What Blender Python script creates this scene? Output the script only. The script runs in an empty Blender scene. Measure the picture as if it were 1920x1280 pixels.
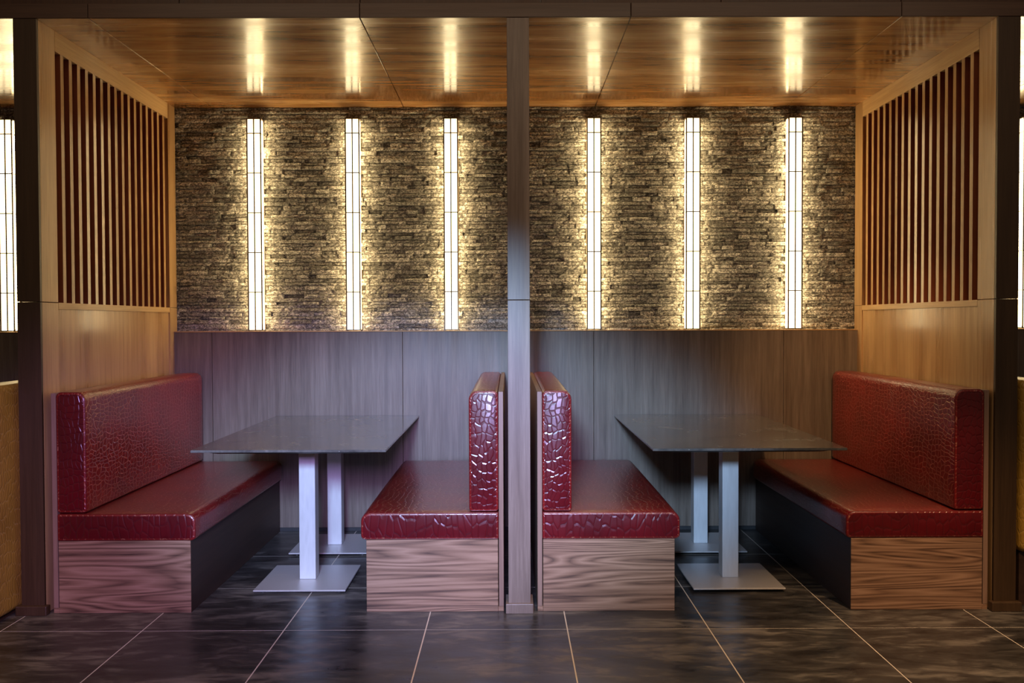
import bpy, bmesh, math, random
from mathutils import Vector, Matrix
random.seed(7)
S = bpy.context.scene
COL = S.collection

# ------------------------------------------------------------------ camera
cd = bpy.data.cameras.new('camera')
cam = bpy.data.objects.new('camera', cd); COL.objects.link(cam)
cd.sensor_fit = 'HORIZONTAL'; cd.sensor_width = 36.0
cd.lens = 36.0 * 1669.1 / 1920.0
cd.clip_start = 0.05
_p, _y, _r = 0.0218, 0.0032, -0.0033
fw = Vector((math.sin(_y)*math.cos(_p), math.cos(_y)*math.cos(_p), -math.sin(_p)))
rt = Vector((math.cos(_y), -math.sin(_y), 0)); up = rt.cross(fw)
r2 = rt*math.cos(_r) + up*math.sin(_r); u2 = up*math.cos(_r) - rt*math.sin(_r)
M = Matrix((r2, u2, -fw)).transposed().to_4x4(); M.translation = Vector((0, 0, 1.35))
cam.matrix_world = M
S.camera = cam

# ------------------------------------------------------------------ world, lights, exposure
S.view_settings.view_transform = 'Standard'
S.view_settings.look = 'None'
S.view_settings.gamma = 1.0
S.view_settings.use_curve_mapping = False
S.view_settings.exposure = 1.1
w = bpy.data.worlds.new('world'); S.world = w; w.use_nodes = True
w.node_tree.nodes['Background'].inputs[0].default_value = (1.0, 0.72, 0.52, 1)
w.node_tree.nodes['Background'].inputs[1].default_value = 0.035

def light(name, typ, loc, target, energy, color, flat=1.0, **kw):
    l = bpy.data.lights.new(name, typ); l.energy = energy; l.color = color
    for k, v in kw.items(): setattr(l, k, v)
    o = bpy.data.objects.new(name, l); COL.objects.link(o); o.location = loc
    d = Vector(target) - Vector(loc)
    o.rotation_euler = d.to_track_quat('-Z', 'Y').to_euler()
    o.scale = (1, flat, 1)     # scaling squeezes spot beams to a wide, low oval, clear of the stone
    return o
# cool stage-like spot in the aisle aimed at the middle of the booths, then an added violet spot for the purple fringe and an added warm fill
light('aisle_spot', 'SPOT', (-0.35, -0.6, 2.3), (-0.30, 5.0, 0.50), 760, (0.43, 0.66, 1.0), flat=0.56, spot_size=math.radians(35), spot_blend=0.35, shadow_soft_size=0.25)
light('violet_fill', 'SPOT', (0.0, -0.6, 1.9), (-1.25, 5.0, 0.30), 330, (0.60, 0.40, 1.0), flat=0.6, spot_size=math.radians(40), spot_blend=0.5, shadow_soft_size=0.25)
light('aisle_fill', 'AREA', (0.2, 2.2, 3.4), (0.2, 2.6, 0), 18, (1.0, 0.75, 0.5), shape='RECTANGLE', size=5.0, size_y=1.2)

for x, tx, e in ((2.0, 1.9, 170), (0.45, 0.35, 75), (-2.5, -2.5, 40)):   # warm ceiling downlights along the aisle
    light('aisle_downlight', 'SPOT', (x, 2.5, 2.9), (tx, 3.6, 0.0), e, (1.0, 0.62, 0.32), spot_size=math.radians(42), spot_blend=0.9, shadow_soft_size=0.06)

light('right_end_fill', 'SPOT', (1.2, 2.2, 2.6), (2.05, 5.75, 0.80), 110, (1.0, 0.55, 0.22), spot_size=math.radians(25), spot_blend=0.9, shadow_soft_size=0.06)  # added warm spot, no fixture there, turns the right wainscot end orange

# ------------------------------------------------------------------ material helpers
def mat(name):
    m = bpy.data.materials.new(name); m.use_nodes = True
    nt = m.node_tree; b = nt.nodes['Principled BSDF']
    return m, nt, b
def N(nt, typ, **kw):
    n = nt.nodes.new(typ)
    for k, v in kw.items():
        if k.startswith('i_'):
            key = k[2:]
            n.inputs[int(key) if key.isdigit() else key.replace('_', ' ')].default_value = v
        else: setattr(n, k, v)
    return n
def L(nt, a, b): nt.links.new(a, b)
def coords(nt, scale=(1, 1, 1), rand=True):
    tc = N(nt, 'ShaderNodeTexCoord'); mp = N(nt, 'ShaderNodeMapping'); mp.inputs['Scale'].default_value = scale
    if rand:
        oi = N(nt, 'ShaderNodeObjectInfo')
        ad = N(nt, 'ShaderNodeVectorMath', operation='MULTIPLY_ADD')
        cx = N(nt, 'ShaderNodeCombineXYZ')
        for i in range(3): L(nt, oi.outputs['Random'], cx.inputs[i])
        L(nt, cx.outputs[0], ad.inputs[0]); ad.inputs[1].default_value = (7.3, 5.1, 3.7); L(nt, tc.outputs['Object'], ad.inputs[2])
        L(nt, ad.outputs[0], mp.inputs['Vector'])
    else: L(nt, tc.outputs['Object'], mp.inputs['Vector'])
    return mp.outputs['Vector']
def noise(nt, vec, scale, detail=4, rough=0.55, dist=0.0):
    n = N(nt, 'ShaderNodeTexNoise'); n.inputs['Scale'].default_value = scale; n.inputs['Detail'].default_value = detail
    n.inputs['Roughness'].default_value = rough; n.inputs['Distortion'].default_value = dist
    L(nt, vec, n.inputs['Vector']); return n.outputs['Fac']
def ramp(nt, fac, stops):
    r = N(nt, 'ShaderNodeValToRGB'); e = r.color_ramp.elements
    while len(e) < len(stops): e.new(0.5)
    for el, (p, c) in zip(e, stops):
        el.position = p; el.color = (c if len(c) == 4 else (*c, 1))
    L(nt, fac, r.inputs[0]); return r.outputs[0]
def mix(nt, a, b, f, blend='MIX'):
    m = N(nt, 'ShaderNodeMix', data_type='RGBA', blend_type=blend)
    for i, s in ((6, a), (7, b), (0, f)):
        if hasattr(s, 'default_value') and hasattr(s, 'links'): L(nt, s, m.inputs[i])
        else: m.inputs[i].default_value = s if i == 0 else (*s, 1)
    return m.outputs[2]
def rng(nt, f, a, b, c=0.0, d=1.0):
    m = N(nt, 'ShaderNodeMapRange'); L(nt, f, m.inputs[0])
    m.inputs[1].default_value = a; m.inputs[2].default_value = b; m.inputs[3].default_value = c; m.inputs[4].default_value = d
    return m.outputs[0]
def bump(nt, b, h, strength, dist=0.01):
    n = N(nt, 'ShaderNodeBump'); n.inputs['Strength'].default_value = strength; n.inputs['Distance'].default_value = dist
    L(nt, h, n.inputs['Height']); L(nt, n.outputs[0], b.inputs['Normal'])

def veneer(name, dark, light_, grain='z', rough=(0.3, 0.42), streak=40.0, coat=0.0, figure=0.5, spec=0.5):
    """straight-grained veneer; grain = axis the grain runs along"""
    m, nt, b = mat(name)
    k = {'x': (0.035, 1, 1), 'y': (1, 0.035, 1), 'z': (1, 1, 0.035)}[grain]
    v = coords(nt, k)
    n1 = noise(nt, v, streak, 5, 0.62); n2 = noise(nt, v, streak*0.22, 3, 0.5, 0.4); n3 = noise(nt, v, streak*4, 3, 0.6)
    f = mix(nt, n1, n2, figure)
    c = ramp(nt, f, [(0.34, dark), (0.66, light_)])
    c = mix(nt, c, (0.55, 0.5, 0.45), rng(nt, n3, 0.35, 0.75, 0.35, 0.0), 'MULTIPLY')
    L(nt, c, b.inputs['Base Color'])
    L(nt, rng(nt, n2, 0.3, 0.7, *rough), b.inputs['Roughness'])
    b.inputs['Coat Weight'].default_value = coat; b.inputs['Coat Roughness'].default_value = 0.12
    b.inputs['Specular IOR Level'].default_value = spec
    bump(nt, b, n1, 0.06, 0.004)
    return m
def walnut(name, dark, mid, light_):
    """walnut-look laminate with horizontal grain and flame figures"""
    m, nt, b = mat(name)
    # cathedral figure: contour lines of a long soft noise, over fine straight pores
    v = coords(nt, (0.22, 0.22, 3.2))
    big = noise(nt, v, 2.3, 2, 0.45, 0.35)
    mu = N(nt, 'ShaderNodeMath', operation='MULTIPLY'); L(nt, big, mu.inputs[0]); mu.inputs[1].default_value = 19.0
    fr_ = N(nt, 'ShaderNodeMath', operation='PINGPONG'); L(nt, mu.outputs[0], fr_.inputs[0]); fr_.inputs[1].default_value = 0.5
    rings = rng(nt, fr_.outputs[0], 0.0, 0.5)
    v2 = coords(nt, (0.05, 0.05, 1.4))
    n1 = noise(nt, v2, 75, 5, 0.65); n2 = noise(nt, v2, 20, 4, 0.6, 0.4)
    f = mix(nt, rings, n2, 0.62); f = mix(nt, f, n1, 0.38)
    c = ramp(nt, f, [(0.32, dark), (0.48, mid), (0.64, light_)])
    L(nt, c, b.inputs['Base Color']); b.inputs['Roughness'].default_value = 0.45
    bump(nt, b, n1, 0.05, 0.003)
    return m
def croc(name, base, deep, crease, scale=(34, 30, 34), rough=0.30, coat=0.35):
    """embossed crocodile-grain upholstery leather"""
    m, nt, b = mat(name)
    v = coords(nt, (1, 1, 1))
    uv = N(nt, 'ShaderNodeUVMap'); uv.uv_map = 'hide'
    oi = N(nt, 'ShaderNodeObjectInfo'); cx = N(nt, 'ShaderNodeCombineXYZ'); L(nt, oi.outputs['Random'], cx.inputs[0]); L(nt, oi.outputs['Random'], cx.inputs[1])
    sh = N(nt, 'ShaderNodeVectorMath', operation='MULTIPLY_ADD'); L(nt, cx.outputs[0], sh.inputs[0]); sh.inputs[1].default_value = (3.7, 5.3, 0); L(nt, uv.outputs[0], sh.inputs[2])
    wob = N(nt, 'ShaderNodeTexNoise'); wob.inputs['Scale'].default_value = 7; wob.inputs['Detail'].default_value = 2; L(nt, sh.outputs[0], wob.inputs['Vector'])
    ad = N(nt, 'ShaderNodeVectorMath', operation='MULTIPLY_ADD'); L(nt, wob.outputs['Color'], ad.inputs[0]); ad.inputs[1].default_value = (0.09, 0.09, 0); L(nt, sh.outputs[0], ad.inputs[2])
    mp = N(nt, 'ShaderNodeMapping'); mp.inputs['Scale'].default_value = (scale[0], scale[1], 1); L(nt, ad.outputs[0], mp.inputs[0])
    vo = N(nt, 'ShaderNodeTexVoronoi', feature='DISTANCE_TO_EDGE', voronoi_dimensions='2D'); vo.inputs['Scale'].default_value = 1.0; vo.inputs['Randomness'].default_value = 0.55
    L(nt, mp.outputs[0], vo.inputs['Vector'])
    edge = rng(nt, vo.outputs['Distance'], 0.0, 0.045)
    n = noise(nt, v, 5, 3)
    c = mix(nt, deep, base, rng(nt, n, 0.3, 0.7))
    c = mix(nt, crease, c, edge)
    L(nt, c, b.inputs['Base Color'])
    b.inputs['Roughness'].default_value = rough
    b.inputs['Coat Weight'].default_value = coat; b.inputs['Coat Roughness'].default_value = 0.3
    h = rng(nt, vo.outputs['Distance'], 0.0, 0.16); fine = noise(nt, v, 90, 2); big = noise(nt, v, 9, 2)
    h = mix(nt, h, fine, 0.06); h = mix(nt, h, big, 0.45)
    bump(nt, b, h, 0.42, 0.006)
    return m
def plain(name, col, rough=0.4, metal=0.0, nscale=60, amt=0.15):
    m, nt, b = mat(name)
    v = coords(nt, (1, 1, 0.15)); n = noise(nt, v, nscale, 4)
    c = mix(nt, tuple(x*(1-amt) for x in col), tuple(min(1, x*(1+amt)) for x in col), n)
    L(nt, c, b.inputs['Base Color']); L(nt, rng(nt, n, 0.3, 0.7, rough*0.9, rough*1.1), b.inputs['Roughness'])
    b.inputs['Metallic'].default_value = metal
    return m

MT = {}
MT['screen_wood'] = veneer('screen_veneer', (0.33, 0.175, 0.070), (0.60, 0.39, 0.195), 'z', (0.24, 0.34), 34, 0.2)
MT['rail_wood'] = veneer('rail_veneer', (0.42, 0.25, 0.11), (0.62, 0.41, 0.205), 'y', (0.36, 0.46), 34, 0.1)
MT['slat_side_shade'] = veneer('slat_shade_veneer', (0.16, 0.036, 0.014), (0.25, 0.065, 0.026), 'z', (0.45, 0.55), 34)  # same wood as the screen, unlit side faces coloured darker
MT['shaded_post'] = veneer('shaded_post_veneer', (0.042, 0.022, 0.010), (0.07, 0.038, 0.018), 'z', (0.4, 0.5), 50)  # post wood darkened, shade of the unlit fronts put into the colour
MT['post_wood'] = veneer('post_veneer', (0.15, 0.105, 0.085), (0.27, 0.20, 0.165), 'z', (0.4, 0.5), 60)
MT['wainscot'] = veneer('wainscot_veneer', (0.115, 0.085, 0.066), (0.235, 0.185, 0.15), 'z', (0.36, 0.5), 46, 0.0, 0.4)
MT['beam_wood'] = veneer('beam_veneer', (0.075, 0.038, 0.024), (0.12, 0.064, 0.042), 'x', (0.4, 0.5), 40)
MT['fascia_wood'] = veneer('fascia_veneer', (0.05, 0.02, 0.012), (0.09, 0.04, 0.02), 'z', (0.45, 0.55), 40)
MT['board_wood'] = veneer('board_laminate', (0.22, 0.13, 0.10), (0.32, 0.2, 0.15), 'z', (0.4, 0.5), 40)
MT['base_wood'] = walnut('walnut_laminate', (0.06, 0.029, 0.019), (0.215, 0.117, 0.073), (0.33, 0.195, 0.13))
RED = ((0.22, 0.008, 0.008), (0.14, 0.005, 0.005), (0.44, 0.17, 0.11))  # last tone, a paler tan, paints the glints along the grooves
RED_SHADED = ((0.115, 0.004, 0.008), (0.07, 0.003, 0.006), (0.055, 0.006, 0.010))  # same red leather, cushion ends coloured darker for how light falls there
MT['red_leather'] = croc('red_croc_leather', *RED, (44, 26))
MT['red_seat_leather'] = croc('red_croc_seat_leather', (0.20, 0.008, 0.009), (0.13, 0.005, 0.006), (0.40, 0.15, 0.09), (30, 46), 0.32, 0.6)  # light crease tone paints the sheen caught in the grooves
MT['shaded_red_leather'] = croc('shaded_red_croc_leather', *RED_SHADED, (44, 26), 0.24, 0.15)
MT['shaded_red_seat_leather'] = croc('shaded_red_croc_seat_leather', *RED_SHADED, (30, 46), 0.24, 0.15)
MT['gold_leather'] = croc('gold_croc_leather', (0.50, 0.29, 0.045), (0.36, 0.20, 0.03), (0.55, 0.36, 0.10), (16, 60), 0.4, 0.1)
MT['piping'] = plain('wine_piping', (0.12, 0.006, 0.008), 0.3)
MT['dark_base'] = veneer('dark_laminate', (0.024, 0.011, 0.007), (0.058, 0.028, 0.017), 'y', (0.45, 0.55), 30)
MT['metal'] = plain('brushed_aluminium', (0.62, 0.62, 0.64), 0.42, 0.35, 80, 0.08)
MT['plate_metal'] = plain('brushed_steel_plate', (0.52, 0.49, 0.49), 0.42, 0.35, 80, 0.1)
MT['black'] = plain('black_paint', (0.02, 0.02, 0.022), 0.45)
MT['lamp_frame'] = plain('bronze_lamp_frame', (0.16, 0.11, 0.07), 0.4, 0.3)
MT['grout'] = plain('pale_grout', (0.62, 0.54, 0.46), 0.8)

def make_ceiling_mat():
    m, nt, b = mat('glossy_ceiling_veneer')
    v = coords(nt, (0.10, 1, 1), False)
    n1 = noise(nt, v, 26, 5, 0.6); n2 = noise(nt, v, 3.6, 4, 0.55, 1.2); n3 = noise(nt, v, 110, 3, 0.6)
    f = mix(nt, n1, n2, 0.6)
    c = ramp(nt, f, [(0.38, (0.24, 0.098, 0.027)), (0.5, (0.44, 0.22, 0.075)), (0.62, (0.62, 0.36, 0.15))])
    c = mix(nt, c, (0.6, 0.5, 0.4), rng(nt, n3, 0.3, 0.6, 0.4, 0.0), 'MULTIPLY')
    L(nt, c, b.inputs['Base Color'])
    L(nt, rng(nt, n2, 0.40, 0.60, 0.13, 0.28), b.inputs['Roughness'])
    b.inputs['Specular IOR Level'].default_value = 0.8; b.inputs['Coat Weight'].default_value = 0.4; b.inputs['Coat Roughness'].default_value = 0.16
    bump(nt, b, n1, 0.05, 0.004)
    return m
MT['ceiling'] = make_ceiling_mat()
def make_stone_mat():
    m, nt, b = mat('split_face_stone')
    v = coords(nt, (0.75, 1, 1), False)
    at = N(nt, 'ShaderNodeAttribute', attribute_name='tone')
    n1 = noise(nt, v, 95, 6, 0.72); n2 = noise(nt, v, 22, 4, 0.6); n3 = noise(nt, v, 260, 3, 0.7)
    f = mix(nt, n1, n3, 0.4)
    c = ramp(nt, f, [(0.39, (0.042, 0.039, 0.036)), (0.49, (0.225, 0.21, 0.188)), (0.57, (0.72, 0.69, 0.64))])
    t = rng(nt, at.outputs['Fac'], 0, 1, 0.45, 1.30)
    cc = N(nt, 'ShaderNodeCombineXYZ')
    for i in range(3): L(nt, t, cc.inputs[i])
    c = mix(nt, c, cc.outputs[0], 1.0, 'MULTIPLY')
    L(nt, c, b.inputs['Base Color']); b.inputs['Roughness'].default_value = 0.62
    h = mix(nt, n1, n2, 0.4)
    bump(nt, b, h, 0.9, 0.012)
    return m
MT['stone'] = make_stone_mat()
def make_tile_mat():
    m, nt, b = mat('dark_slate_tile')
    v = coords(nt, (1, 1, 1), False); v2 = coords(nt, (0.35, 1.0, 1), False)
    n1 = noise(nt, v2, 3.0, 6, 0.62, 0.9); n2 = noise(nt, v2, 16, 6, 0.65, 0.5); n3 = noise(nt, v, 90, 3)
    f = mix(nt, n1, n2, 0.45)
    c = ramp(nt, f, [(0.40, (0.012, 0.011, 0.011)), (0.51, (0.040, 0.036, 0.034)), (0.62, (0.15, 0.132, 0.115))])
    L(nt, c, b.inputs['Base Color'])
    L(nt, rng(nt, n2, 0.3, 0.7, 0.26, 0.48), b.inputs['Roughness'])
    bump(nt, b, n2, 0.15, 0.004)
    return m
MT['tile'] = make_tile_mat()
def make_table_mat():
    m, nt, b = mat('dark_stone_laminate')
    v = coords(nt); n1 = noise(nt, v, 5, 5, 0.6, 0.6); n2 = noise(nt, v, 45, 4, 0.6)
    c = ramp(nt, mix(nt, n1, n2, 0.4), [(0.35, (0.06, 0.055, 0.054)), (0.55, (0.12, 0.11, 0.104)), (0.7, (0.21, 0.195, 0.18))])
    vo = N(nt, 'ShaderNodeTexVoronoi', feature='F1'); vo.inputs['Scale'].default_value = 30; L(nt, v, vo.inputs['Vector'])
    c = mix(nt, (0.7, 0.66, 0.6), c, rng(nt, vo.outputs['Distance'], 0.03, 0.045))
    L(nt, c, b.inputs['Base Color']); L(nt, rng(nt, n1, 0.3, 0.7, 0.17, 0.3), b.inputs['Roughness'])
    b.inputs['Specular IOR Level'].default_value = 0.6; b.inputs['Coat Weight'].default_value = 0.7; b.inputs['Coat Roughness'].default_value = 0.12
    return m
MT['table'] = make_table_mat()
def make_glow_mat():
    m, nt, b = mat('lit_lamp_diffuser')
    tc = N(nt, 'ShaderNodeTexCoord'); sp = N(nt, 'ShaderNodeSeparateXYZ'); L(nt, tc.outputs['Object'], sp.inputs[0])
    # the tube inside ends a little below the top of the box
    s = rng(nt, sp.outputs['Z'], 1.36, 1.24, 0.45, 1.0)
    st = N(nt, 'ShaderNodeMath', operation='MULTIPLY'); L(nt, s, st.inputs[0]); st.inputs[1].default_value = 2.5
    b.inputs['Base Color'].default_value = (0.8, 0.72, 0.55, 1); b.inputs['Roughness'].default_value = 0.4
    b.inputs['Emission Color'].default_value = (1.0, 0.79, 0.43, 1)
    L(nt, st.outputs[0], b.inputs['Emission Strength'])
    return m
MT['glow'] = make_glow_mat()

# ------------------------------------------------------------------ object helpers
def obj(name, bm, m, parent=None, smooth=False):
    me = bpy.data.meshes.new(name); bm.normal_update(); bm.to_mesh(me); bm.free()
    for x in (m if isinstance(m, (list, tuple)) else [m]): me.materials.append(MT[x])
    if smooth:
        for p in me.polygons: p.use_smooth = True
    o = bpy.data.objects.new(name, me); COL.objects.link(o)
    if parent: o.parent = parent
    return o
def struct(name, bm, m, smooth=False):
    o = obj(name, bm, m, None, smooth); o['kind'] = 'structure'; return o
def tag(o, label, cat, group=None):
    o['label'] = label; o['category'] = cat
    if group: o['group'] = group
    return o
def thing(name, label, cat, loc, group=None):
    o = bpy.data.objects.new(name, None); COL.objects.link(o); o.location = loc; o.empty_display_size = 0.1
    return tag(o, label, cat, group)
def BM(): return bmesh.new()
def box(bm, x0, x1, y0, y1, z0, z1, bev=0.0, seg=2, mi=0):
    vs = [bm.verts.new((x, y, z)) for x in (x0, x1) for y in (y0, y1) for z in (z0, z1)]
    F = [(0, 1, 3, 2), (4, 6, 7, 5), (0, 4, 5, 1), (2, 3, 7, 6), (0, 2, 6, 4), (1, 5, 7, 3)]
    fs = [bm.faces.new([vs[i] for i in f]) for f in F]
    for f in fs: f.material_index = mi
    if bev > 0:
        es = list({e for f in fs for e in f.edges})
        bmesh.ops.bevel(bm, geom=es, offset=bev, segments=seg, profile=0.5, affect='EDGES', clamp_overlap=True)
    return fs
def arc(cx, cz, r, a0, a1, n=6):
    return [(cx + r*math.cos(math.radians(a0 + (a1-a0)*i/n)), cz + r*math.sin(math.radians(a0 + (a1-a0)*i/n))) for i in range(n+1)]
def rprofile(x0, x1, z0, z1, rTL, rTR, rBR, rBL):
    """rounded rectangle, counter-clockwise in x,z seen from -y"""
    p = []
    for cx, cz, r, a in ((x1, z1, rTR, 0), (x0, z1, rTL, 90), (x0, z0, rBL, 180), (x1, z0, rBR, 270)):
        sx = -1 if cx == x1 else 1; sz = -1 if cz == z1 else 1
        if r < 1e-4: p.append((cx, cz))
        else: p += arc(cx + sx*r, cz + sz*r, r, a, a+90)
    return p
def inset(prof, d, cx, cz, hx, hz):
    return [(cx + (x-cx)*(1-d/hx), cz + (z-cz)*(1-d/hz)) for x, z in prof]
def cushion(prof, y0, y1, r0=0.008, r1=0.03, puff=0.006, nseg=24, capz=1.0, capm=0):
    """profile in x,z extruded along y, rounded at both ends, slightly crowned"""
    bm = BM()
    xs = [a for a, _ in prof]; zs = [b for _, b in prof]
    cx, cz = (min(xs)+max(xs))/2, (min(zs)+max(zs))/2; hx, hz = (max(xs)-min(xs))/2, (max(zs)-min(zs))/2
    rings = []
    for i in range(4):
        a = math.pi/2*i/3; rings.append((y0 + r0*(1-math.sin(a)), r0*(1-math.cos(a)) if False else r0*(1-math.sin(a))))
    rings = [(y0 + r0*(1-math.cos(t)), r0*(1-math.sin(t))) for t in [math.pi/2*i/3 for i in range(4)]]
    for i in range(1, nseg):
        rings.append((y0+r0 + (y1-r1-y0-r0)*i/nseg, 0))
    rings += [(y1 - r1*(1-math.cos(t)), r1*(1-math.sin(t))) for t in [math.pi/2*(4-i)/4 for i in range(5)]]
    loops = []
    for y, d in rings:
        t = max(0, min(1, (y-y0)/(y1-y0))); pf = puff*(math.sin(math.pi*t)**0.5 if 0 < t < 1 else 0)
        lp = []
        for x, z in inset(prof, d, cx, cz, hx, hz):
            k = 1.0
            ax = (x-cx)/hx; az = (z-cz)/hz
            # crown the middles of the broad faces
            dz = pf*max(0, 1-ax*ax)*(1 if az > 0.5 else 0)
            dx = pf*max(0, 1-az*az)*(1 if ax > 0.5 else (-1 if ax < -0.5 else 0))
            lp.append(bm.verts.new((x+dx, y, z+dz)))
        loops.append(lp)
    n = len(prof)
    per = [0.0]
    for i in range(n): per.append(per[-1] + math.dist(prof[i], prof[(i+1) % n]))
    uvl = bm.loops.layers.uv.new('hide')      # leather is laid round the pad, with flat end panels
    for a, b in zip(loops, loops[1:]):
        for i in range(n):
            j = (i+1) % n
            f = bm.faces.new((a[i], a[j], b[j], b[i]))
            for lp, u, vv in zip(f.loops, (per[i], per[i+1], per[i+1], per[i]), (a[i], a[j], b[j], b[i])): lp[uvl].uv = (u, vv.co.y)
    for f in (bm.faces.new(loops[0][::-1]), bm.faces.new(loops[-1])):
        f.material_index = capm
        for lp in f.loops: lp[uvl].uv = (lp.vert.co.x + 2, lp.vert.co.z*capz + 5)
    bmesh.ops.recalc_face_normals(bm, faces=bm.faces[:])
    return bm
def tube(bm, pts, r, closed=False, n=6):
    pts = [Vector(p) for p in pts]; loops = []
    m = len(pts)
    for i, p in enumerate(pts):
        a = pts[(i-1) % m] if (closed or i > 0) else p; b = pts[(i+1) % m] if (closed or i < m-1) else p
        t = (b-a)
        if t.length < 1e-9: t = Vector((1, 0, 0))
        t.normalize(); u = t.cross(Vector((0, 1, 0)))
        if u.length < 1e-3: u = t.cross(Vector((1, 0, 0)))
        u.normalize(); v = t.cross(u)
        loops.append([bm.verts.new(p + r*(math.cos(2*math.pi*k/n)*u + math.sin(2*math.pi*k/n)*v)) for k in range(n)])
    for i in range(m if closed else m-1):
        A = loops[i]; B = loops[(i+1) % m]
        for k in range(n): bm.faces.new((A[k], A[(k+1) % n], B[(k+1) % n], B[k]))

# ------------------------------------------------------------------ dimensions (metres)
YP = 4.111            # front plane of posts and beam
YB = 4.129            # front plane of the benches
YW = 5.750            # front of the wainscot
YS = 5.820            # mean face of the stone
HC = 2.745            # ceiling
HW = 1.297            # wainscot top
XL, XLo = -2.160, -2.267
XR, XRo = 2.252, 2.355
X0, X1 = -4.0, 4.1    # ends of the built stretch of wall

# ------------------------------------------------------------------ setting
T, GX, GY = 0.6228, -0.994, 3.8847
bm = BM()
gap = 0.0027
for i in range(-6, 9):
    for j in range(-7, 4):
        x0, y0 = GX+i*T+gap, GY+j*T+gap; x1, y1 = GX+(i+1)*T-gap, GY+(j+1)*T-gap
        y1 = min(y1, 5.9)
        if y0 >= 5.9: continue
        f = bm.faces.new([bm.verts.new(c) for c in ((x0, y0, 0), (x1, y0, 0), (x1, y1, 0), (x0, y1, 0))]); f.material_index = 0
f = bm.faces.new([bm.verts.new(c) for c in ((-4.8, -0.5, -0.0012), (4.7, -0.5, -0.0012), (4.7, 5.9, -0.0012), (-4.8, 5.9, -0.0012))]); f.material_index = 1
bmesh.ops.recalc_face_normals(bm, faces=bm.faces[:])
for f in bm.faces:
    if f.normal.z < 0: f.normal_flip()
struct('floor', bm, ['tile', 'grout'])

bm = BM()      # ceiling panels 1.2425 m wide with shadow gaps
cx = 0.563 - 1.2425*4
while cx < X1:
    a, b = max(X0, cx+0.0022), min(X1, cx+1.2425-0.0022)
    if b > a: box(bm, a, b, YP+0.003, 6.0, HC, HC+0.02, 0.0012, 1)
    cx += 1.2425
box(bm, X0, X1, YP+0.02, 6.0, HC+0.021, HC+0.04)
struct('ceiling', bm, 'ceiling')

# beam over the booths, in lengths butted at the ceiling seams
k = 1; cx = 0.563 - 1.2425*4
while cx < X1:
    a, b = max(X0, cx+0.0014), min(X1, cx+1.2425-0.0014)
    if b > a:
        bm = BM(); box(bm, a, b, YP-0.004, YP+0.09, HC+0.0005, HC+0.067, 0.0015, 1)
        struct('trim_%d' % k, bm, 'beam_wood'); k += 1
    cx += 1.2425
bm = BM(); cx = X0
while cx < X1:      # boarded fascia above the beam
    box(bm, cx+0.0015, min(X1, cx+0.83)-0.0015, YP+0.014, YP+0.05, HC+0.067, HC+0.45, 0.001, 1); cx += 0.83
struct('trim_%d' % k, bm, 'fascia_wood'); k += 1

# split-face stone strips
bm = BM(); tone = bm.loops.layers.float.new('tone') if False else None
vals = []
z = HW - 0.03
row = 0
rs = random.Random(3)
while z < HC:
    h = rs.choice((0.020, 0.024, 0.026, 0.026, 0.030)); h = min(h, HC-z+0.004)
    x = X0 - rs.random()*0.1
    while x < X1:
        l = rs.choice((0.05, 0.075, 0.09, 0.11, 0.13, 0.16, 0.2)) * rs.uniform(0.85, 1.15)
        a, b = x, min(x+l, X1)
        d = rs.choice((0.0, 0.004, 0.006, 0.009, 0.012, 0.016)) + rs.uniform(0, 0.003)
        g = rs.uniform(0, 1)
        nx = max(2, int((b-a)/0.016)); nz = 3
        grid = []
        for iz in range(nz+1):
            r_ = []
            for ix in range(nx+1):
                e = ix in (0, nx) or iz in (0, nz)
                yy = YS - d + (rs.uniform(0, 0.0035) if e else -rs.uniform(0.0, 0.0055))
                jx = 0 if ix in (0, nx) else rs.uniform(-0.003, 0.003)
                r_.append(bm.verts.new((a+0.0008 + (b-a-0.0016)*ix/nx + jx, yy, z+0.0009 + (h-0.0018)*iz/nz)))
            grid.append(r_)
        fs = []
        for iz in range(nz):
            for ix in range(nx):
                fs.append(bm.faces.new((grid[iz][ix], grid[iz][ix+1], grid[iz+1][ix+1], grid[iz+1][ix])))
        # returns into the bed joints
        rim = grid[0] + [g_[-1] for g_ in grid[1:]] + grid[-1][-2::-1] + [g_[0] for g_ in grid[-2:0:-1]]
        back = [bm.verts.new((v.co.x, YS+0.012, v.co.z)) for v in rim]
        for q in range(len(rim)):
            q2 = (q+1) % len(rim)
            fs.append(bm.faces.new((rim[q2], rim[q], back[q], back[q2])))
        vals += [g]*len(fs)
        x += l
    z += h
fs = box(bm, X0, X1, YS+0.006, 6.0, 0.0, HC)
vals += [0.3]*6
me_stone = None
so = struct('wall_back', bm, 'stone')
at_ = so.data.attributes.new('tone', 'FLOAT', 'FACE')
at_.data.foreach_set('value', vals)

# wainscot boards below the stone
bm = BM()
seams = [X0, -3.16, XLo+0.02, -1.918, -0.689, 0.546, 1.775, XR+0.06, 3.2, X1]
for a, b in zip(seams, seams[1:]):
    box(bm, a+0.0012, b-0.0012, YW, YS+0.005, 0.012, HW-0.007, 0.0012, 1)
struct('wall_back_lower', bm, 'wainscot')
bm = BM(); box(bm, X0, X1, YW-0.004, YS+0.005, HW-0.0068, HW, 0.0015, 1); struct('trim_%d' % k, bm, 'rail_wood'); k += 1
bm = BM(); box(bm, X0, X1, YW-0.006, YW+0.001, 0.0, 0.024, 0.001, 1); struct('baseboard_back', bm, 'black')

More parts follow.
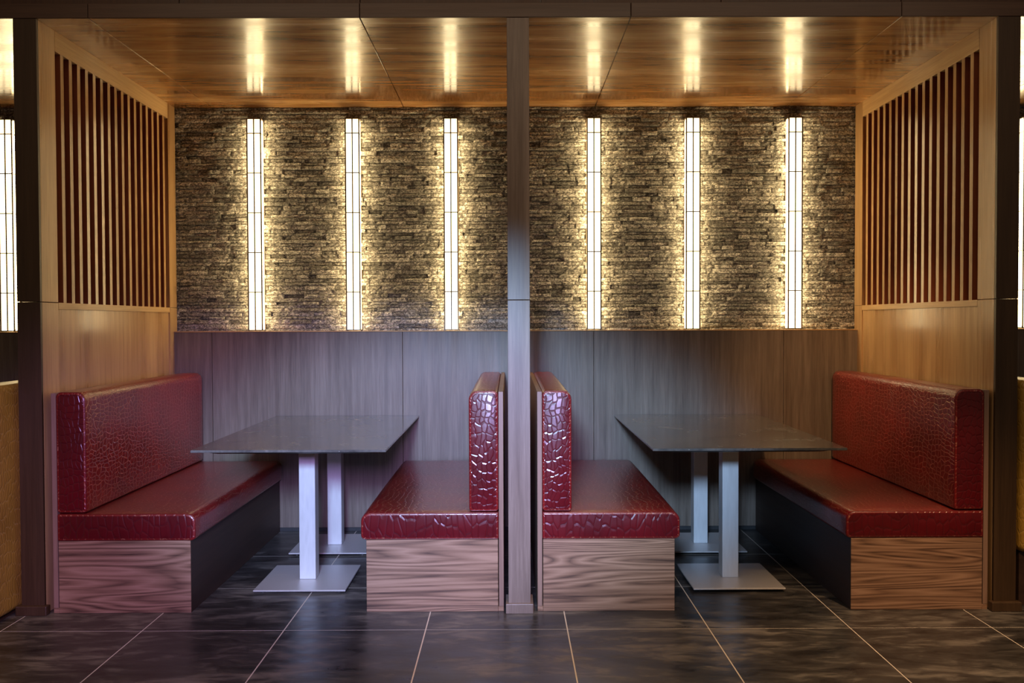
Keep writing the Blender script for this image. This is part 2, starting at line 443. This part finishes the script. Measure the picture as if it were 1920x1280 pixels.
# ------------------------------------------------------------------ lattice screens at both ends of the booths
def screen(name, label, xi, xo):
    """xi: face towards the booths, xo: face towards the neighbouring booth"""
    s = 1 if xi > xo else -1
    x0, x1 = min(xi, xo), max(xi, xo)
    t = thing(name, label, 'partition', ((x0+x1)/2, YP, 0)); t_inv = Vector(t.location)
    def P(nm, bm, m, par=t, smooth=False):
        bmesh.ops.translate(bm, verts=bm.verts[:], vec=-t_inv)
        return obj(nm, bm, m, par, smooth)
    ya, yb, zs, zo, zt = 4.277, 5.680, 1.418, 1.450, 2.647
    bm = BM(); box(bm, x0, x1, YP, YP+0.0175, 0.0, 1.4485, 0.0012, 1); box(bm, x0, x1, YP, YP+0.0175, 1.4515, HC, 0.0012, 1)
    P('front_post', bm, 'shaded_post')  # thin board split off the stile to carry the darker, shaded front
    bm = BM(); box(bm, x0, x1, YP+0.0178, ya, 0.0, 1.4485, 0.0012, 1); box(bm, x0, x1, YP+0.0178, ya, 1.4515, HC, 0.0012, 1)
    P('front_stile', bm, 'screen_wood')
    bm = BM(); box(bm, x0-0.018, x1+0.018, YP-0.022, YP+0.0155, 0.0, 0.044, 0.003, 2); P('plinth', bm, 'shaded_post')
    bm = BM(); box(bm, x0, x1, yb, 5.80, 0.0, 1.4485, 0.0012, 1); box(bm, x0, x1, yb, 5.80, 1.4495, HC, 0.0012, 1); P('rear_stile', bm, 'screen_wood')
    bm = BM(); box(bm, x0, x1, ya+0.0015, yb-0.0015, zt, HC, 0.0012, 1); P('top_rail', bm, 'rail_wood')
    bm = BM(); box(bm, x0, x1, ya+0.0015, yb-0.0015, zs, zo, 0.0012, 1); P('sill_rail', bm, 'rail_wood')
    bm = BM(); box(bm, x0+0.008, x1-0.008, ya-0.001, yb+0.001, 0.0, zs, 0.0); P('lower_panel', bm, 'screen_wood')
    bm = BM(); xm = (x0+x1)/2; box(bm, xm-0.006, xm+0.006, ya-0.001, yb+0.001, zo-0.001, zt+0.001); P('light_stop_board', bm, 'slat_side_shade')  # unseen board added to keep neighbouring booths' light out of the slots
    # slats: light veneer on the face, shade on the sides put in as a darker red
    n = 16; kk = (yb-ya)/(17*0.64+16*0.36); sw, gw = 0.36*kk, 0.64*kk
    bm = BM()
    for i in range(n):
        y0 = ya + gw + i*(sw+gw)
        for xa, xb in ((x0+0.002, xm-0.006), (xm+0.006, x1-0.002)):
            fs = box(bm, xa, xb, y0, y0+sw, zo, zt)
            for f in fs:
                f.normal_update()
                c = f.calc_center_median()
                if abs(c.y-y0) < 1e-5 or abs(c.y-y0-sw) < 1e-5: f.material_index = 1
    P('slat_lattice', bm, ['screen_wood', 'slat_side_shade'])
    return t
screen('lattice_screen', 'slatted wooden screen between the left booth and the floor-length gold upholstery', XL, XLo)
screen('lattice_screen', 'slatted wooden screen at the far right end of the right booth', XR, XRo)

# centre post
t = thing('wooden_post', 'slim grey-brown veneered post standing between the two booths', 'post', (0.0446, YP, 0))
bm = BM(); box(bm, -0.0514, 0.0514, 0, 0.11, 0, 1.4505, 0.0012, 1); box(bm, -0.0514, 0.0514, 0, 0.11, 1.4535, HC, 0.0012, 1); obj('shaft', bm, 'post_wood', t)
bm = BM(); box(bm, -0.064, 0.064, -0.020, 0.13, 0, 0.046, 0.003, 2); obj('plinth', bm, 'post_wood', t)

# ------------------------------------------------------------------ wall lamps
def make_lamp():
    t = thing('wall_lamp', '', 'lamp', (0, 0, 0), 'tall box lamps on the stone wall')
    w2, dp, hh = 0.0475, 0.088, 1.362
    fr = 0.008
    zb = [0.0, 0.247, 0.502, 0.757, 1.012, 1.265, hh]
    bm = BM(); box(bm, -w2+fr*0.7, w2-fr*0.7, -dp+fr*0.7, -0.0222, 0.003, hh-0.003)
    obj('diffuser', bm, 'glow', t)
    bm = BM()
    for x in (-w2, w2-fr): 
        box(bm, x, x+fr, -dp, -dp+fr, 0, hh)
    box(bm, -fr*0.45, fr*0.45, -dp-0.0005, -dp+fr, 0, hh)
    for zz in zb:
        za = min(max(zz-0.003, 0), hh-0.006); zc = za+0.006
        box(bm, -w2, w2, -dp-0.0002, -dp+fr, za, zc)
        for x in (-w2-0.0002, w2-fr+0.0002): box(bm, x, x+fr, -dp, -0.0222, za, zc)
    obj('frame', bm, 'lamp_frame', t)
    bm = BM(); box(bm, -w2, w2, -0.022, 0.0, 0, hh-0.0025, 0.001, 1); obj('halo_stop', bm, 'lamp_frame', t)  # opaque backing added to cut the halo on the stone beside the lamp
    bm = BM(); box(bm, -w2-0.001, w2+0.001, -dp-0.001, 0, hh-0.002, hh+0.002); obj('cap', bm, 'lamp_frame', t)
    # the light each lamp throws from its two sides
    for nm, loc, rot, sx, P in (('side_glow', (-w2-0.002, -0.056, hh/2), (math.pi/2, 0, -math.pi/2), 0.06, 1.5), ('side_glow', (w2+0.002, -0.056, hh/2), (math.pi/2, 0, math.pi/2), 0.06, 1.5)):
        la = bpy.data.lights.new(nm, 'AREA'); la.shape = 'RECTANGLE'; la.size = sx; la.size_y = hh-0.03; la.energy = P; la.color = (1.0, 0.79, 0.46); la.spread = math.radians(140)
        lo = bpy.data.objects.new(nm, la); COL.objects.link(lo); lo.location = loc; lo.rotation_euler = rot; lo.parent = t
    return t
def copy_tree(o):
    c = o.copy(); COL.objects.link(c)
    for ch in o.children:
        d = ch.copy(); COL.objects.link(d); d.parent = c
    return c
lamps = [(-3.228, 'tall lit box lamp beyond the screen, above the floor-length gold upholstery'),
         (-1.634, 'tall lit box lamp of the left booth, nearest its slatted screen'),
         (-1.003, 'tall lit box lamp, middle of three above the left table'),
         (-0.371, 'tall lit box lamp of the left booth, nearest the centre post'),
         (0.549, 'tall lit box lamp of the right booth, nearest the centre post'),
         (1.187, 'tall lit box lamp, middle of three above the right table'),
         (1.846, 'tall lit box lamp of the right booth, nearest its slatted screen'),
         (3.362, 'sliver of a lit box lamp beyond the slatted screen of the right booth')]
l0 = make_lamp()
for i, (x, lab) in enumerate(lamps):
    o = l0 if i == 0 else copy_tree(l0)
    o.location = (x, YS+0.008, HW+0.003); o['label'] = lab
    o.rotation_euler = (0, 0, 0)

# ------------------------------------------------------------------ benches
def bench(label, xw, s, group='red booth benches'):
    """xw: board's outer x; s=+1 seat extends towards +x"""
    t = thing('booth_bench', label, 'bench', (xw, YB, 0), group)
    Lb = YW - YB - 0.012
    X = lambda a, b: (min(s*a, s*b), max(s*a, s*b))
    bm = BM()
    box(bm, *X(0.026, 0.640), 0.0, Lb, 0.0, 0.338, 0.0012, 1)
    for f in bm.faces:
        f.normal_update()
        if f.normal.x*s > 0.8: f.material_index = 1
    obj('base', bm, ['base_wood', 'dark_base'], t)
    bm = BM(); box(bm, *X(0.0, 0.0255), 0.001, Lb, 0.0, 0.024, 0.001, 1); obj('base_strip', bm, 'base_wood', t)
    bm = BM(); box(bm, *X(0.0, 0.022), 0.0, Lb, 0.0245, 1.027, 0.001, 1); obj('back_board', bm, 'board_wood', t)
    x0, x1 = X(0.023, 0.664)
    ro, ri = 0.040, 0.004
    pr = rprofile(x0, x1, 0.339, 0.464, ri if s > 0 else ro, ro if s > 0 else ri, 0.018 if s > 0 else ri, ri if s > 0 else 0.018)
    c = obj('seat_cushion', cushion(pr, -0.004, Lb-0.004, 0.010, 0.035, 0.006, capz=0.3, capm=1), ['red_seat_leather', 'shaded_red_seat_leather'], t, True)
    bm = BM(); tube(bm, [(x, 0.001, z) for x, z in inset(pr, 0.003, (x0+x1)/2, 0.4015, (x1-x0)/2, 0.0625)], 0.0030, True); obj('piping', bm, 'piping', c, True)
    x0, x1 = X(0.023, 0.160)
    pr = rprofile(x0, x1, 0.470, 1.031, 0.022 if s > 0 else 0.040, 0.040 if s > 0 else 0.022, 0.012, 0.012)
    c = obj('backrest', cushion(pr, -0.003, Lb-0.004, 0.010, 0.045, 0.005, capm=1), ['red_leather', 'shaded_red_leather'], t, True)
    bm = BM(); tube(bm, [(x, 0.002, z) for x, z in inset(pr, 0.003, (x0+x1)/2, 0.7505, (x1-x0)/2, 0.2805)], 0.0030, True); obj('piping', bm, 'piping', c, True)
    return t
bench('red crocodile-grain bench of the left booth, its back to the slatted screen', -2.127, 1)
bench('red crocodile-grain bench of the left booth, its back to the centre post', -0.029, -1)
bench('red crocodile-grain bench of the right booth, its back to the centre post', 0.129, 1)
bench('red crocodile-grain bench of the right booth, its back to the slatted screen', 2.233, -1)

# gold upholstered seats of the neighbouring booths
def gold_bench(label, xf, s, yf, zb):
    t = thing('gold_bench', label, 'bench', (xf, yf, 0), 'gold benches of the neighbouring booths')
    Lb = YW - 0.02 - yf
    x0, x1 = (min(0, s*0.16), max(0, s*0.16))
    pr = rprofile(x0, x1, zb, 1.068, 0.03, 0.03, 0.03, 0.03)
    obj('backrest', cushion(pr, 0, Lb, 0.03, 0.03, 0.004), 'gold_leather', t, True)
    x0, x1 = (min(s*0.162, s*0.68), max(s*0.162, s*0.68))
    pr = rprofile(x0, x1, 0.345, 0.464, 0.03, 0.03, 0.02, 0.02)
    obj('seat_cushion', cushion(pr, 0.02, Lb, 0.01, 0.03, 0.005), 'gold_leather', t, True)
    bm = BM(); x0, x1 = (min(s*0.012, s*0.65), max(s*0.012, s*0.65)); box(bm, x0, x1, 0.03, Lb, 0.0, (zb if zb > 0.1 else 0.0)+0.0 if False else 0.005 + (zb-0.006 if zb > 0.1 else 0.0), 0.001, 1)
    if zb > 0.1: box(bm, min(s*0.2, s*0.65), max(s*0.2, s*0.65), 0.03, Lb, zb+0.001, 0.343, 0.001, 1)
    else: box(bm, min(s*0.175, s*0.65), max(s*0.175, s*0.65), 0.03, Lb, 0.006, 0.343, 0.001, 1)
    obj('base', bm, 'dark_base', t)
    return t
gold_bench('gold crocodile-grain upholstery reaching down to the floor beside the dark post', -2.304, -1, 3.90, 0.012)
gold_bench('strip of gold upholstery ending above a dark base, beyond the dark post', 2.402, 1, 4.16, 0.255)

# ------------------------------------------------------------------ tables
def table(label, x0, x1, px, fold=None):
    t = thing('dining_table', label, 'table', ((x0+x1)/2, (4.190+YW)/2, 0), 'stone-topped booth tables')
    ox, oy = t.location.x, t.location.y
    bm = BM(); box(bm, x0-ox, x1-ox, 4.190-oy, YW-0.006-oy, 0.7385, 0.7505, 0.0012, 1); obj('tabletop', bm, 'table', t)
    bm = BM()   # chamfered tray under the top
    a0, a1, b0, b1 = x0+0.075-ox, x1-0.075-ox, 4.190+0.05-oy, YW-0.08-oy
    lo = [(a0+.03, b0+.03), (a1-.03, b0+.03), (a1-.03, b1-.03), (a0+.03, b1-.03)]; hi = [(a0, b0), (a1, b0), (a1, b1), (a0, b1)]
    vl = [bm.verts.new((x, y, 0.722)) for x, y in lo]; vm = [bm.verts.new((x, y, 0.730)) for x, y in hi]; vh = [bm.verts.new((x, y, 0.7384)) for x, y in hi]
    bm.faces.new(vl[::-1]); bm.faces.new(vh)
    for A, B in ((vl, vm), (vm, vh)):
        for i in range(4): bm.faces.new((A[i], A[(i+1) % 4], B[(i+1) % 4], B[i]))
    obj('mounting_tray', bm, 'black', t)
    for yc in (4.636, 5.352):
        bm = BM(); box(bm, px-0.042-ox, px+0.042-ox, yc-0.042-oy, yc+0.042-oy, 0.0205, 0.7218, 0.003, 2)
        c = obj('column', bm, 'metal', t)
        bm = BM(); box(bm, px-0.23-ox, px+0.23-ox, yc-0.23-oy, yc+0.23-oy, 0.012, 0.0202, 0.0015, 1)
        obj('base_plate', bm, 'plate_metal', c)
        for sx in (-1, 1):
            for sy in (-1, 1):
                bm = BM(); bmesh.ops.create_cone(bm, cap_ends=True, segments=14, radius1=0.013, radius2=0.011, depth=0.0118,
                                                 matrix=Matrix.Translation((px+sx*0.19-ox, yc+sy*0.19-oy, 0.0059)))
                obj('glide_foot', bm, 'black', c)
    return t
table('dark stone-topped table on two square columns in the left booth', -1.505, -0.584, -1.0495)
table('dark stone-topped table on two square columns in the right booth', 0.6775, 1.597, 1.1455)
